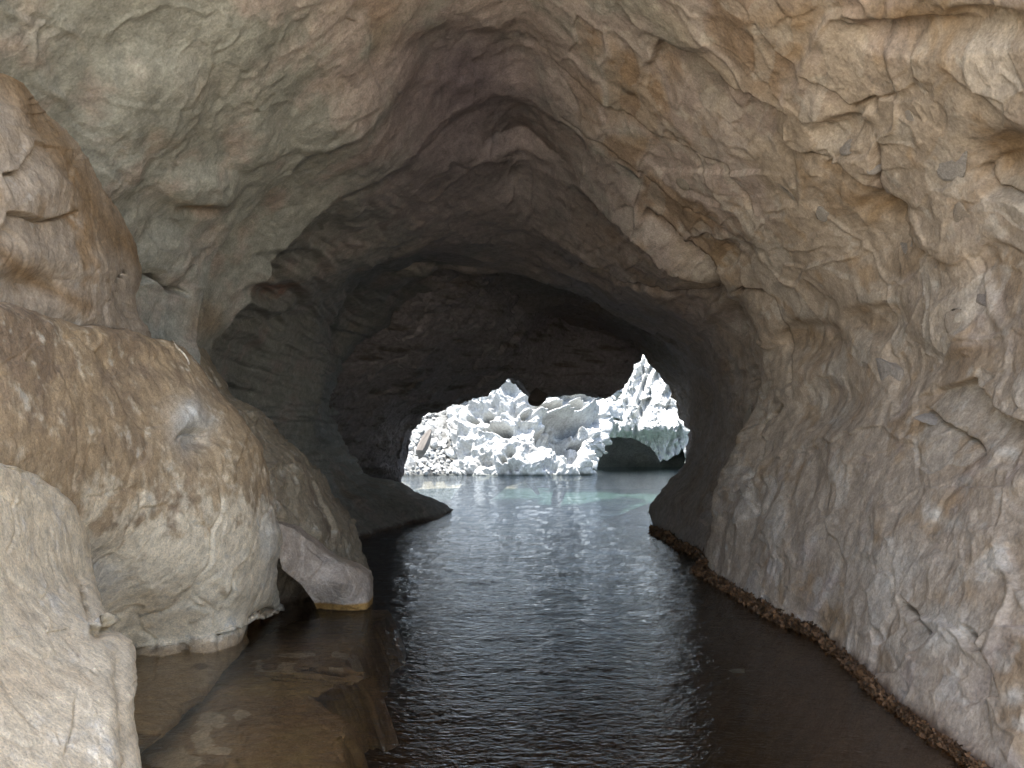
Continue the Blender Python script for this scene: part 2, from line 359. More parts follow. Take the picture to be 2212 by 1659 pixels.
# crack lines and lips traced where they run on the wall: (points, groove, step, side, width)
LINES = [
 ([(1420, 95), (1440, 108), (1480, 122), (1500, 126), (1522, 138), (1545, 165), (1562, 188), (1590, 200), (1615, 203), (1640, 225), (1665, 240), (1705, 250)], .13, .17, 1, 110),
 ([(1390, 455), (1420, 478), (1445, 503), (1470, 535), (1492, 551), (1520, 566), (1535, 592), (1550, 618), (1572, 636)], .11, .20, 1, 80),
 ([(1572, 636), (1600, 634), (1640, 640), (1660, 650), (1668, 670), (1686, 697), (1688, 740), (1700, 800), (1704, 860)], .08, .08, 1, 45),
 ([(1660, 300), (1700, 330), (1760, 335), (1800, 355), (1838, 372), (1870, 400), (1900, 450), (1920, 480), (1950, 520), (1962, 560)], .05, .07, 1, 60),
 ([(1885, 295), (1892, 360), (1885, 400), (1905, 445), (1935, 490), (1955, 520)], .05, .06, -1, 50),
 ([(1885, 450), (1920, 478), (1948, 500), (1990, 535), (2030, 570)], .07, .06, 1, 45),
 ([(2218, 470), (2190, 445), (2150, 432), (2125, 425), (2100, 395), (2090, 370)], .07, .07, 1, 60),
 ([(2104, 812), (2112, 840), (2135, 872), (2165, 900), (2225, 922)], .12, .15, 1, 80),
 ([(1982, 880), (2010, 905), (2050, 930), (2090, 960), (2115, 985)], .05, .04, 1, 40),
 ([(2080, 1350), (2110, 1380), (2130, 1430), (2140, 1470), (2152, 1500)], .07, .05, 1, 60),
 ([(1945, 1290), (1975, 1320), (2000, 1355), (2020, 1375)], .05, .05, 1, 40),
 ([(270, 690), (285, 650), (300, 610), (330, 600), (370, 628), (410, 634)], .10, .10, -1, 40),
 ([(1660, 110), (1750, 180), (1800, 215), (1830, 245), (1880, 225), (1880, 260)], .04, .06, 1, 50),
 ([(1130, 60), (1250, 190), (1400, 300), (1560, 370), (1640, 470)], .02, .05, 1, 60),
 ([(1200, 250), (1330, 340), (1450, 440), (1570, 500)], .02, .05, 1, 60),
 ([(1690, 870), (1660, 900), (1640, 930), (1640, 990), (1610, 1040)], .05, .05, 1, 40),
 ([(1240, 560), (1330, 620), (1430, 640), (1560, 640)], .05, .03, 1, 40),
]
dark_line = np.zeros(len(X))
for pts, gr, stp, sg, wd in LINES:
    pp = np.array(pts, float)
    xmn, ymn = pp.min(0) - 130; xmx, ymx = pp.max(0) + 130
    m = vis & (px > xmn) & (px < xmx) & (py > ymn) & (py < ymx) & (Z > -0.2)
    if not m.any(): continue
    jx = px[m] + fbm(P[m] * 4 + 3, 2) * 8; jy = py[m] + fbm(P[m] * 4 + 50, 2) * 8
    d, s, t = seg_dist(jx, jy, pts)
    fade = smooth(0, 0.12, t) * (1 - smooth(0.88, 1, t))
    # groove narrower than the step that falls away behind it
    D[m] += fade * (gr * 2.6 * np.exp(-(d / 3.4) ** 2) + stp * np.exp(-d / wd) * (s * sg > 0))
    dark_line[m] += fade * np.exp(-(d / 3.0) ** 2)

# hollows and knobs: (px, py, rx, ry, depth)   + is a hollow
BUMPS = [(1810, 290, 60, 28, .10), (1900, 455, 60, 26, .10), (1740, 740, 70, 45, .13), (1880, 700, 60, 40, .10), (2170, 360, 90, 60, .12),
         (1590, 560, 40, 40, .06), (1960, 90, 120, 30, .12), (2130, 60, 120, 40, .12), (1660, 760, 40, 60, -.08), (1790, 880, 80, 50, .08),
         (2050, 700, 70, 70, -.06), (430, 400, 75, 45, -.12), (420, 445, 45, 18, .08), (560, 330, 60, 70, -.06), (230, 330, 70, 90, -.09), (330, 210, 110, 90, -.09),
         (360, 560, 60, 60, -.08), (590, 630, 60, 20, .10), (620, 560, 90, 22, .07), (600, 690, 80, 18, .07), (960, 590, 30, 20, .12), (860, 745, 45, 30, -.15),
         (1080, 740, 50, 70, .25), (800, 900, 40, 80, .25), (1230, 700, 70, 60, .20), (1170, 380, 90, 60, .06), (1010, 120, 130, 60, .10), (960, 250, 120, 90, .08)]
for bx, by, rx, ry, dp in BUMPS:
    e = ((px - bx) / rx) ** 2 + ((py - by) / ry) ** 2
    D += np.where(vis, dp * np.exp(-e * e), 0)

X2 = X + D * ct; Z2 = Z + D * st
Z2 = np.maximum(Z2, -2.2 + 0.1 * lump)

# mineral colours, with light falloff painted into the deep rock ------------------------------------------
n1 = fbm(P * 0.55 + 5, 3); n2 = fbm(P * 1.7 + 15, 4, 0.6); n3 = fbm(P * 6 + 25, 3, 0.6)
col = np.repeat(TAN[None], len(X), 0)
cool = smooth(-0.35, 0.35, -ct * 0.9 + n1 * 0.9 + 0.25 * st - 0.05)
col = mixc(col, GREY, cool * 0.9)
col = mixc(col, MAUVE, smooth(0.0, 0.5, n2 + 0.5 * smooth(0.7, 1, st) + 0.1 * deep - 0.05) * 0.75)
col = mixc(col, OCHRE, smooth(0.0, 0.2, eA + n3 * .1) * smooth(0.60, 0.9, rA[:, 1] + n2 * 0.35) * smooth(0.0, 0.35, n1 * 0.5 + right * 0.4) * 0.75)
col = mixc(col, PALE, smooth(0.70, 0.95, rB[:, 2] + n2 * 0.3) * 0.35 * (0.4 + 0.6 * right))
col = mixc(col, PALE, smooth(0.16, 0.4, n3 * 0.7 + n2 * 0.5) * (0.3 + .3 * right))
col = mixc(col, OCHRE * 1.3, smooth(0.12, 0.4, fbm(P * 2.6 + 140, 4, .65)) * .5 * right)
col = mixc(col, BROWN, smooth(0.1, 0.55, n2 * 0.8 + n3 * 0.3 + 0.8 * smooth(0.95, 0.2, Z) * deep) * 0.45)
top = smooth(.8, 1.0, st)
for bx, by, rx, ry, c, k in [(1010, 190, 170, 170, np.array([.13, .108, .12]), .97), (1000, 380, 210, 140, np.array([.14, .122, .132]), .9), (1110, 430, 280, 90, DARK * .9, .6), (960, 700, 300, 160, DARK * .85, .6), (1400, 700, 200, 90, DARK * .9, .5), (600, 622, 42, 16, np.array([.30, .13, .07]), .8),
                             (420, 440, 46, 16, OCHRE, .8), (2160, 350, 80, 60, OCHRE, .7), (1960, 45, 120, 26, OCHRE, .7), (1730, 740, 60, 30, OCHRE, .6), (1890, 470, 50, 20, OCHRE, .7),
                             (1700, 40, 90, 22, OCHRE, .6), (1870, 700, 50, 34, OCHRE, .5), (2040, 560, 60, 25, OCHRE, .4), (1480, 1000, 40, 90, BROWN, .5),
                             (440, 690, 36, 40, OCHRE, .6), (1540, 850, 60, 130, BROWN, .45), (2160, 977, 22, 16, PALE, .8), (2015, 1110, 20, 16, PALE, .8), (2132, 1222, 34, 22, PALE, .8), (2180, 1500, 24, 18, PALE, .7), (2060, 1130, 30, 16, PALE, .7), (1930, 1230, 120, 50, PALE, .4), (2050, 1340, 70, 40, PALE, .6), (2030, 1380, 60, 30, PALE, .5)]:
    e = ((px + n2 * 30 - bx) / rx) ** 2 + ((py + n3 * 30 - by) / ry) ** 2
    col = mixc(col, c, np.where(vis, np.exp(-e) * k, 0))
falloff = np.where(ct < -0.6, smooth(7.9, 9.5, Ye), np.where(ct > 0.6, smooth(8.9, 10.5, Ye), smooth(5.0, 13.0, Ye + .6 * n2)))
col = mixc(col, np.array([.20, .168, .16]) * (1 + .6 * n2[:, None]), falloff * (.08 + .22 * smooth(.3, .9, st) + .15 * smooth(0, .5, ct)) * (1 - smooth(26, 27, YY)))  # fading light imitated: stone colour darkened with depth into the passage
wet = smooth(0.10, 0.015, Z2 + n3 * 0.05 + n2 * 0.03)
col = mixc(col, ALGAE, wet * 0.93)
col = mixc(col, np.array([.08, .05, .026]) * (1 + .9 * n3[:, None]), smooth(-0.25, -0.6, Z2) * (1 - smooth(5, 8, YY)))
outside = smooth(26.5, 28, YY)
col = mixc(col, np.array([.48, .46, .42]), outside * upper)
Y2 = YY + fbm(P * 1.1 + 90, 4, .6) * 0.9 * smooth(20.5, 22.5, YY) * (1 - smooth(24, 26, YY)) + fbm(np.stack([P[:, 0] * .5, P[:, 1] * .5, P[:, 2] * 4], -1) + 9, 3) * 0.5 * smooth(20.5, 22.5, YY)
V = np.stack([X2, Y2, Z2], -1)
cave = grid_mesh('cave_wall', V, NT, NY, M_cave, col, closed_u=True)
tag(cave, kind='structure')
cave_r = dict(px=px, py=py)
RIGHT_WL = []
del wv, Pw, fA, fB, rB, eB, lump, ridg, bed

# ------------------------------------------------------------------ ground, water
nx, ny = 90, 90
gx = np.sinh(np.linspace(-3.6, 3.6, nx)) / math.sinh(3.6) * 220; gy = np.sinh(np.linspace(-3.4, 3.6, ny)) / math.sinh(3.6) * 240
GX, GY = np.meshgrid(gx, gy); GX = GX.ravel(); GY = GY.ravel()
GZ = -2.6 - 3 * smooth(24, 34, GY) * (1 - smooth(56, 64, GY)) + smooth(-0.5, -5, GY) * 2.75 + smooth(-9, -60, GY) * 3.0 + fbm(np.stack([GX * .3, GY * .3, GX * 0], -1), 3) * 0.12
gcol = np.repeat(np.array([[.78, .72, .62]]), len(GX), 0)  # unseen pale sand behind the camera, added to bounce light into the cave
gcol = mixc(gcol, np.array([.012, .03, .034]), smooth(-1, 4, GY))
gcol = mixc(gcol, np.array([.02, .07, .068]), smooth(60, 66, GY) * smooth(-5, 5, GX))
g = grid_mesh('ground', np.stack([GX, GY, GZ], -1), nx, ny, M_near, gcol); tag(g, kind='structure')
wrow = np.r_[[-14, -8, -4, -1, 0.6], 1 / np.linspace(1 / 1.5, 1 / 75.0, 620), [85, 100, 130, 200]]
wcol = np.r_[np.linspace(-9, -1.25, 12) / 1.0, (np.linspace(380, 1800, 460) - 1106) / F, np.linspace(.5, 9, 12)]
WX, WY = np.meshgrid(wcol, wrow); WX = WX.ravel() * np.maximum(WY.ravel(), 0) + WX.ravel() * 22 * (WY.ravel() < 25) * (np.abs(WX.ravel()) > 1.2); WY = WY.ravel()
m0 = WY <= 0.6
WX = np.where(m0, np.repeat(np.linspace(-60, 60, len(wcol))[None], len(wrow), 0).ravel(), WX)
WP = np.stack([WX, WY * 1.35, WX * 0], -1)
wz = fbm(WP * 1.3, 3) * .020 + fbm(WP * 4.3 + 7, 3) * .013 * (0.6 + 0.9 * np.clip(fbm(WP * .5 + 3, 2) + .4, 0, 1)) + fbm(WP * 11 + 17, 2) * .0045
wz *= (.28 + .72 * smooth(4, 11, WY)) * smooth(1.5, 3, WY)
wa = grid_mesh('water', np.stack([WX, WY, wz], -1), len(wcol), len(wrow), M_water, None, shade=True); tag(wa, kind='structure')

# ------------------------------------------------------------------ rocks whose near face is bounded by a traced edge
def inv_rbf(ctrl):
    """smooth surface through control points (px, py, Y), fitted in 1/Y so that flat faces stay flat"""
    c = np.array(ctrl, float); n = len(c)
    d = np.hypot(c[:, None, 0] - c[None, :, 0], c[:, None, 1] - c[None, :, 1])
    K = np.zeros((n + 3, n + 3)); K[:n, :n] = d + np.eye(n) * 6; K[:n, n:] = np.c_[np.ones(n), c[:, :2]]; K[n:, :n] = K[:n, n:].T
    w_ = np.linalg.lstsq(K, np.r_[1 / c[:, 2], 0, 0, 0], rcond=None)[0]
    def f(px, py):
        s = w_[n] + w_[n + 1] * px + w_[n + 2] * py
        for i in range(n): s = s + w_[i] * np.hypot(px - c[i, 0], py - c[i, 1])
        return 1 / np.maximum(s, 0.004)
    return f

def curtain(name, Sp, Lp, ctrl, nu, nv, mat, colf, roundw=0.12, rdepth=0.35, back=(-0.5, 1.6, -0.3), amp=1.0, freq=1.0, jag=6.0, ulin=1.6, disp=None):
    sS, pS = along(Sp, nv); sL, pL = along(Lp, nv)
    v = np.linspace(0, 1, nv)
    SX, SY = np.interp(v, sS, pS[:, 0]), np.interp(v, sS, pS[:, 1])
    LX, LY = np.interp(v, sL, pL[:, 0]), np.interp(v, sL, pL[:, 1])
    jn = np.stack([SX * 0.02, SY * 0.02, SX * 0], -1)
    k = jag / 6.0
    SX = SX + (fbm(jn * 1.0 + 4, 4, .6) * 9 * k); SY = SY + fbm(jn * 1.0 + 44, 4, .6) * 9 * k
    nb = 14
    u = np.linspace(0, 1, nu) ** ulin
    U, Vv = np.meshgrid(u, np.arange(nv))
    PX = SX[:, None] * (1 - U) + LX[:, None] * U; PY = SY[:, None] * (1 - U) + LY[:, None] * U
    Yf = inv_rbf(ctrl)(PX, PY)
    q = np.clip(1 - U / roundw, 0, 1); Yf = Yf + rdepth * (1 - np.sqrt(np.clip(1 - q * q, 0, 1)))
    x, y, z = at(PX, PY, Yf)
    # back side: away from the camera and towards the wall
    tb = np.linspace(1, 0, nb, endpoint=False)[None, :]
    bx = x[:, :1] + back[0] * tb ** 1.8; by = y[:, :1] + back[1] * tb; bz = z[:, :1] + back[2] * tb ** 1.8
    x = np.concatenate([bx, x], 1); y = np.concatenate([by, y], 1); z = np.concatenate([bz, z], 1)
    PX = np.concatenate([np.repeat(PX[:, :1], nb, 1), PX], 1); PY = np.concatenate([np.repeat(PY[:, :1], nb, 1), PY], 1)
    n_u = nu + nb
    G = np.stack([x, y, z], -1)
    du = np.gradient(G, axis=1); dv = np.gradient(G, axis=0)
    Nn = np.cross(dv, du); Nn /= np.linalg.norm(Nn, axis=-1, keepdims=True) + 1e-9
    Gf = G.reshape(-1, 3); Nf = Nn.reshape(-1, 3)
    toc = np.array([0, 0, CAM_Z]) - Gf[n_u * nv // 2 + nu // 2]
    if (Nf[n_u * nv // 2 + nu // 2] * toc).sum() < 0: Nf = -Nf
    wv = np.stack([fbm(Gf * freq * 1.2 + 3, 3), fbm(Gf * freq * 1.2 + 31, 3), fbm(Gf * freq * 1.2 + 67, 3)], -1)
    f1, r1, e1 = facets((Gf + wv * 0.4 / freq) * freq * 1.5)
    f2, r2, e2 = facets((Gf + wv * 0.25 / freq) * freq * 5 + 8)
    Dd = (fbm(Gf * freq * 0.9 + 2, 3) * 0.10 + f1 * 0.05 + f2 * 0.013 + fbm(Gf * freq * 7 + 6, 4, .6) * 0.022) * amp
    if disp is not None: Dd = Dd + disp(PX.ravel(), PY.ravel(), Gf)
    Gd = Gf + Nf * Dd[:, None]
    col = colf(PX.ravel(), PY.ravel(), Gd, r1, r2)
    return grid_mesh(name, Gd, n_u, nv, mat, col)

def groove(px, py, pts, w=3.0):
    d, s, t = seg_dist(px, py, pts); f = smooth(0, .1, t) * (1 - smooth(.9, 1, t))
    return f * np.exp(-(d / w) ** 2), f * (s > 0) * np.exp(-d / 40)

CREAM = np.array([.80, .70, .52]); BUFF = np.array([.44, .33, .205])
def col_cream(px, py, G, r1, r2):
    a = fbm(G * 2.2 + 3, 4, .6); b = fbm(G * 9 + 8, 4, .65)
    c = np.repeat(CREAM[None], len(px), 0)
    c = mixc(c, BUFF * 1.3, smooth(0.05, .4, a + b * .5) * .3)
    c = mixc(c, np.array([.82, .78, .68]), smooth(.1, .45, -a * .5 + b * .7) * .8)
    c = mixc(c, OCHRE * 1.2, smooth(.38, .6, b) * .6)
    return c

def col_boulder(px, py, G, r1, r2):
    a = fbm(G * 1.3 + 13, 4, .6); b = fbm(G * 7 + 28, 4, .65)
    # streaks run down the slope
    s = fbm(np.stack([G[:, 0] * 2 + G[:, 2] * 1.5, G[:, 1] * 6, (G[:, 2] - G[:, 0]) * 6], -1), 3)
    c = np.repeat(BUFF[None], len(px), 0)
    c = mixc(c, BROWN * 1.5, smooth(0, .5, a + .4 * s + .25 * smooth(1150, 800, py)) * .8)
    c = mixc(c, CREAM, smooth(.0, .4, b * .8 + .6 * smooth(960, 1240, py) - .08) * .85)
    c = mixc(c, np.array([.56, .53, .46]), smooth(.30, .5, b + .25 * a + .1 * smooth(1150, 1350, py)) * .7)
    for bx, by, rx, ry, k in [(405, 915, 36, 50, .9), (440, 920, 30, 22, .5), (590, 1180, 22, 90, .6), (190, 1200, 60, 50, .5), (230, 1260, 50, 45, .5)]:
        e = ((px + b * 18 - bx) / rx) ** 2 + ((py + b * 18 - by) / ry) ** 2
        c = mixc(c, np.array([.56, .56, .52]), np.exp(-e) * k)
    c = mixc(c, BROWN * .8, smooth(.07, .01, G[:, 2] + b * .05) * smooth(-.05, -.01, G[:, 2]) * .7)
    # below the old tide line the crust is gone, under water it is stained
    tide = 1405 - (px - 270) * 0.12
    c = mixc(c, BUFF * .92, smooth(-6, 8, py + b * 30 - tide) * .85)
    al = smooth(.30, .40, fbm(G * 3.1 + 60, 3) + 0.7 * smooth(0, .9, ((px - 250) * .62 + (py - 1400) * .78 - 190) / 120))
    c = mixc(c, np.array([.13, .088, .05]), al * smooth(-.005, -.03, G[:, 2]) * .9)
    return c

def col_upper(px, py, G, r1, r2):
    a = fbm(G * 1.6 + 13, 4, .6); b = fbm(G * 7 + 28, 4, .65)
    s = fbm(np.stack([G[:, 0] * 3 + G[:, 2] * 2, G[:, 1] * 5, (G[:, 2] + G[:, 0]) * 7], -1), 3)
    c = np.repeat(np.array([[.40, .34, .27]]), len(px), 0)
    c = mixc(c, OCHRE * 1.15, smooth(.05, .45, a + .5 * s) * .8)
    c = mixc(c, np.array([.50, .48, .44]), smooth(.15, .5, b + .3 * a) * .7)
    d, _, _ = seg_dist(px, py, [(0, 130), (90, 230), (150, 330), (215, 470), (250, 520)])
    c = mixc(c, OCHRE, np.exp(-(d / 38) ** 2) * .8)
    d, _, _ = seg_dist(px, py, [(0, 545), (60, 590), (130, 625), (180, 660)])
    c = mixc(c, OCHRE, np.exp(-(d / 20) ** 2) * .8)
    return c

def dsp_upper(px, py, G):
    g1, s1 = groove(px, py, [(0, 378), (40, 372), (60, 350), (90, 320), (95, 300)])
    g2, s2 = groove(px, py, [(0, 458), (50, 465), (90, 478), (130, 470), (180, 455)])
    h = 0
    for bx, by, rx, ry, dp in [(100, 620, 110, 40, .10), (60, 420, 90, 60, -.05), (190, 620, 60, 60, -.06), (120, 250, 50, 60, .05)]:
        h = h - dp * np.exp(-(((px - bx) / rx) ** 2 + ((py - by) / ry) ** 2))
    return h - .05 * (g1 + g2) - .05 * (s1 + s2)

Ssl = [(-160, 40), (-60, 85), (0, 112), (50, 135), (90, 170), (130, 220), (160, 262), (190, 310), (210, 370), (228, 430), (250, 490), (262, 555), (255, 585), (241, 600), (243, 640), (262, 680), (285, 705), (310, 750), (310, 830)]
Lsl = [(-420, 60), (-420, 900)]
o = curtain('rock_buttress', Ssl, Lsl, [(0, 112, 4.0), (262, 555, 5.1), (0, 600, 3.75), (285, 705, 5.2), (130, 450, 4.3), (-400, 400, 2.8), (-400, 900, 3.4), (0, 300, 3.7), (300, 830, 5.6), (150, 640, 4.4), (0, 860, 4.6)],
            260, 420, M_cave, col_upper, roundw=.16, rdepth=.35, back=(-.7, 1.4, .1), amp=.45, disp=dsp_upper)
tag(o, 'tall buff rock bulge with ochre edge rising at upper left above the big boulder', 'rock')

def dsp_boulder(px, py, G):
    h = 0
    for bx, by, rx, ry, dp in [(430, 945, 40, 22, .09), (400, 900, 30, 45, -.05), (230, 1215, 40, 40, .05), (570, 1130, 20, 60, .04), (590, 1330, 30, 14, .10), (300, 780, 80, 30, .04)]:
        h = h - dp * np.exp(-(((px - bx) / rx) ** 2 + ((py - by) / ry) ** 2))
    g1, s1 = groove(px, py, [(385, 950), (400, 932), (430, 928), (455, 935)], 3)
    g2, s2 = groove(px, py, [(530, 1395), (545, 1340), (565, 1290), (590, 1200)], 4)
    return h - .06 * g1 - .04 * g2 - .02 * s2
Sb = [(-160, 630), (0, 655), (60, 672), (110, 690), (220, 703), (300, 714), (370, 738), (410, 768), (430, 790), (460, 830), (490, 868), (520, 900), (545, 935), (560, 960), (575, 1010), (583, 1055), (592, 1100), (603, 1150), (602, 1200), (597, 1250),
      (600, 1290), (599, 1330), (575, 1337), (545, 1345), (535, 1372), (530, 1395), (500, 1432), (460, 1480), (420, 1530), (350, 1590), (280, 1645), (200, 1710), (150, 1800)]
Lb = [(-420, 700), (-420, 1700), (-100, 1900)]
def yw(py, z=0.0): return float(plane_y(py, z))
o = curtain('boulder', Sb, Lb, [(0, 660, 3.6), (150, 697, 4.3), (300, 714, 5.05), (430, 790, 5.7), (560, 960, 5.9), (603, 1150, 5.95), (598, 1330, yw(1330)), (530, 1388, yw(1388)), (400, 1398, yw(1402)), (280, 1408, yw(1410)), (0, 1000, 3.3), (250, 1000, 4.45),
            (420, 1150, 5.05), (330, 1280, 4.95), (150, 1300, 4.5), (460, 1480, yw(1480, -.12)), (350, 1590, yw(1590, -.14)), (200, 1710, yw(1710, -.2)), (-400, 800, 2.6), (-400, 1500, 2.5), (130, 850, 4.0), (400, 900, 5.2), (520, 1280, 5.5), (300, 1500, yw(1500, -.05))],
            420, 620, M_near, col_boulder, roundw=.06, rdepth=.22, back=(-.9, 1.2, -.3), amp=.42, disp=dsp_boulder)
tag(o, 'huge sloping buff boulder with pale crusted foot filling the left of the cave', 'boulder')

def dsp_near(px, py, G):
    h = -.06 * np.exp(-(((px - 214) / 14) ** 2 + ((py - 1352) / 22) ** 2))
    g1, s1 = groove(px, py, [(135, 1640), (150, 1600), (160, 1560), (165, 1500)], 4)
    g2, s2 = groove(px, py, [(30, 1070), (35, 1150), (10, 1200)], 4)
    return h - .008 * (g1 + g2) - .006 * s1
Sn = [(-160, 975), (0, 1008), (40, 1022), (75, 1045), (118, 1088), (148, 1145), (155, 1190), (165, 1250), (182, 1320), (195, 1352), (208, 1340), (215, 1375), (243, 1408), (254, 1445), (258, 1500), (259, 1530), (252, 1565), (256, 1620), (257, 1700), (250, 1850)]
Ln = [(-420, 1000), (-420, 1850)]
o = curtain('boulder', Sn, Ln, [(0, 1008, 3.2), (118, 1088, 3.62), (165, 1250, 3.75), (243, 1408, 3.25), (258, 1530, 2.85), (250, 1850, 2.3), (-400, 1100, 2.2), (-400, 1800, 1.6), (0, 1300, 2.85), (80, 1550, 2.5)],
            240, 420, M_near, col_cream, roundw=.035, rdepth=.07, back=(-.5, .9, -.2), amp=.2, freq=1.6, jag=6, disp=dsp_near)
tag(o, 'nearest cream pitted boulder with chipped edge in the bottom left corner', 'boulder')

def col_ledge(px, py, G, r1, r2):
    a = fbm(G * 1.6 + 93, 4, .6); b = fbm(G * 6 + 8, 4, .65)
    c = np.repeat(np.array([[.30, .25, .175]]), len(px), 0)
    c = mixc(c, BROWN * 1.2, smooth(0, .4, a + b * .3) * .8)
    c = mixc(c, np.array([.46, .42, .34]), smooth(.12, .4, b + a * .2) * .7)
    c = mixc(c, ALGAE, smooth(.07, .02, G[:, 2] + b * .03))
    c = mixc(c, BROWN * .7, np.exp(-(((px - 645) / 50) ** 2 + ((py - 1285) / 45) ** 2)) * .9)
    return c
Sr = [(420, 740), (440, 780), (480, 850), (513, 872), (545, 888), (570, 905), (592, 935), (612, 960), (650, 985), (680, 1010), (702, 1040), (722, 1080), (745, 1112), (765, 1140), (768, 1165), (775, 1200), (785, 1228), (795, 1250), (790, 1310), (785, 1360), (780, 1420)]
Lr = [(330, 760), (330, 1100), (430, 1450)]
o = curtain('rock_ledge', Sr, Lr, [(440, 780, 7.0), (513, 872, 7.1), (612, 960, 7.6), (702, 1040, 8.2), (765, 1140, 8.4), (785, 1228, 8.2), (785, 1310, 8.0), (640, 1290, 7.4), (600, 1100, 6.7), (600, 1000, 6.8), (500, 1000, 6.6), (400, 900, 6.4), (330, 1300, 6.0), (690, 1150, 7.3)],
            260, 420, M_cave, col_ledge, roundw=.16, rdepth=.5, back=(-.8, 1.6, -.3), amp=.9, freq=1.1)
tag(o, 'olive brown rock ledge behind the big boulder sloping down to the dark water', 'rock')

def col_block(px, py, G, r1, r2):
    a = fbm(G * 2 + 3, 3); b = fbm(G * 7 + 8, 4, .65)
    c = np.repeat(np.array([[.40, .33, .26]]), len(px), 0)
    c = mixc(c, np.array([.34, .30, .22]), smooth(0, .4, a) * .7)
    c = mixc(c, np.array([.50, .46, .38]), smooth(.2, .5, b) * .4)
    edge = G[:, 2] + b * .008
    c = mixc(c, np.array([.34, .19, .05]), smooth(.075, .055, edge) * .95)
    c = mixc(c, ALGAE * .6, smooth(.012, .0, edge) * .95)
    return c
Sk = [(596, 1128), (640, 1142), (672, 1162), (705, 1190), (740, 1212), (775, 1228), (797, 1240), (803, 1256), (802, 1285), (798, 1312), (796, 1335), (790, 1370)]
Lk = [(585, 1140), (597, 1180), (610, 1230), (650, 1262), (678, 1300), (690, 1330), (690, 1370)]
o = curtain('stone_block', Sk, Lk, [(600, 1140, 6.45), (700, 1190, 6.9), (797, 1240, 7.1), (797, 1318, yw(1319) + .02), (690, 1316, yw(1316)), (620, 1210, 6.45), (740, 1225, 6.8), (740, 1260, 6.66)],
            120, 240, M_cave, col_block, roundw=.10, rdepth=.18, back=(-.4, .9, -.1), amp=.35, freq=1.3, jag=3, ulin=1.2)
tag(o, 'pinkish tan angular block with an orange waterline band at the ledge tip', 'rock')

def col_shelf(px, py, G, r1, r2):
    a = fbm(G * 1.8 + 3, 4, .6); b = fbm(G * np.array([5, 9, 5]) + 8, 4, .65)
    c = np.repeat(np.array([[.34, .245, .15]]), len(px), 0)
    c = mixc(c, np.array([.40, .31, .16]), smooth(.0, .4, a) * .8)
    c = mixc(c, np.array([.20, .135, .09]), smooth(.0, .45, -a + b * .5) * .8)
    c = mixc(c, np.array([.42, .31, .15]), smooth(.2, .5, b) * .6)
    for bx, by, rx, ry in [(640, 1415, 40, 10), (575, 1447, 22, 9), (560, 1435, 8, 16), (615, 1445, 22, 12), (740, 1415, 22, 8), (730, 1445, 20, 4), (520, 1540, 16, 10), (460, 1560, 30, 20), (440, 1600, 22, 26), (475, 1625, 26, 8), (380, 1650, 60, 22)]:
        e = ((px + b * 26 - bx) / rx) ** 2 + ((py + a * 26 - by) / ry) ** 2
        c = mixc(c, np.array([.60, .52, .40]), smooth(1.25, .8, e) * .9)
    return c
Ss = [(835, 1312), (838, 1328), (822, 1342), (800, 1358), (788, 1385), (755, 1415), (752, 1440), (800, 1462), (745, 1478), (700, 1495), (678, 1516), (705, 1540), (745, 1558), (752, 1590), (742, 1640), (735, 1700), (700, 1900)]
Ls = [(480, 1312), (200, 1450), (100, 1900)]
zs = -.22
o = curtain('submerged_shelf', Ss, Ls, [(x_, y_, yw(y_, z_)) for x_, y_, z_ in [(835, 1320, zs - .05), (600, 1330, zs + .05), (480, 1400, -.3), (752, 1440, zs), (678, 1516, zs - .05), (500, 1516, zs), (740, 1640, zs - .1), (400, 1640, -.3), (300, 1500, -.4), (700, 1900, zs), (200, 1900, -.4)]],
            260, 420, M_wet, col_shelf, roundw=.06, rdepth=.12, back=(.25, .5, -1.0), amp=.5, freq=1.5, jag=10)
tag(o, kind='structure')

def col_dark(px, py, G, r1, r2):
    b = fbm(G * np.array([.8, .8, 4]) + 8, 4, .65)
    c = np.repeat(np.array([[.25, .225, .22]]), len(px), 0)
    c = mixc(c, np.array([.13, .11, .09]), smooth(0, .4, b))
    return mixc(c, np.array([.34, .33, .30]), smooth(.2, .5, -b) * .6)
Se = [(1432, 728), (1402, 746), (1386, 764), (1370, 790), (1361, 815), (1350, 842), (1330, 856), (1312, 864), (1280, 860), (1250, 856), (1215, 857), (1185, 852), (1165, 868), (1150, 850), (1132, 828), (1118, 816), (1103, 819), (1085, 838), (1062, 844), (1050, 857), (1030, 862), (1005, 867), (985, 873), (965, 876), (950, 886), (925, 891), (908, 903), (900, 922), (893, 932), (886, 955), (880, 972), (876, 990), (870, 1022), (862, 1060), (855, 1095)]
Le = [(1440, 640), (1250, 530), (1120, 520), (960, 540), (790, 600), (680, 740), (640, 880), (660, 1010), (690, 1095)]
o = curtain('cave_mouth_rim', Se, Le, [(1400, 750, 23.2), (1350, 842, 23.0), (1280, 860, 22.8), (1150, 850, 22.6), (1000, 868, 22.8), (893, 932, 23.0), (865, 1060, 23.0), (1440, 640, 22.6), (1250, 560, 20.5), (1120, 530, 16), (960, 550, 15.0), (790, 600, 15.5), (680, 740, 16.2), (640, 880, 17.0), (660, 1010, 20), (690, 1095, 21.5), (1230, 700, 22.4), (1050, 700, 18.5), (900, 800, 18.5), (1200, 780, 22.4)],
            260, 900, M_cave, col_dark, roundw=.12, rdepth=.4, back=(-.5, 1.5, .5), amp=1.7, freq=.9, jag=6)
tag(o, kind='structure')

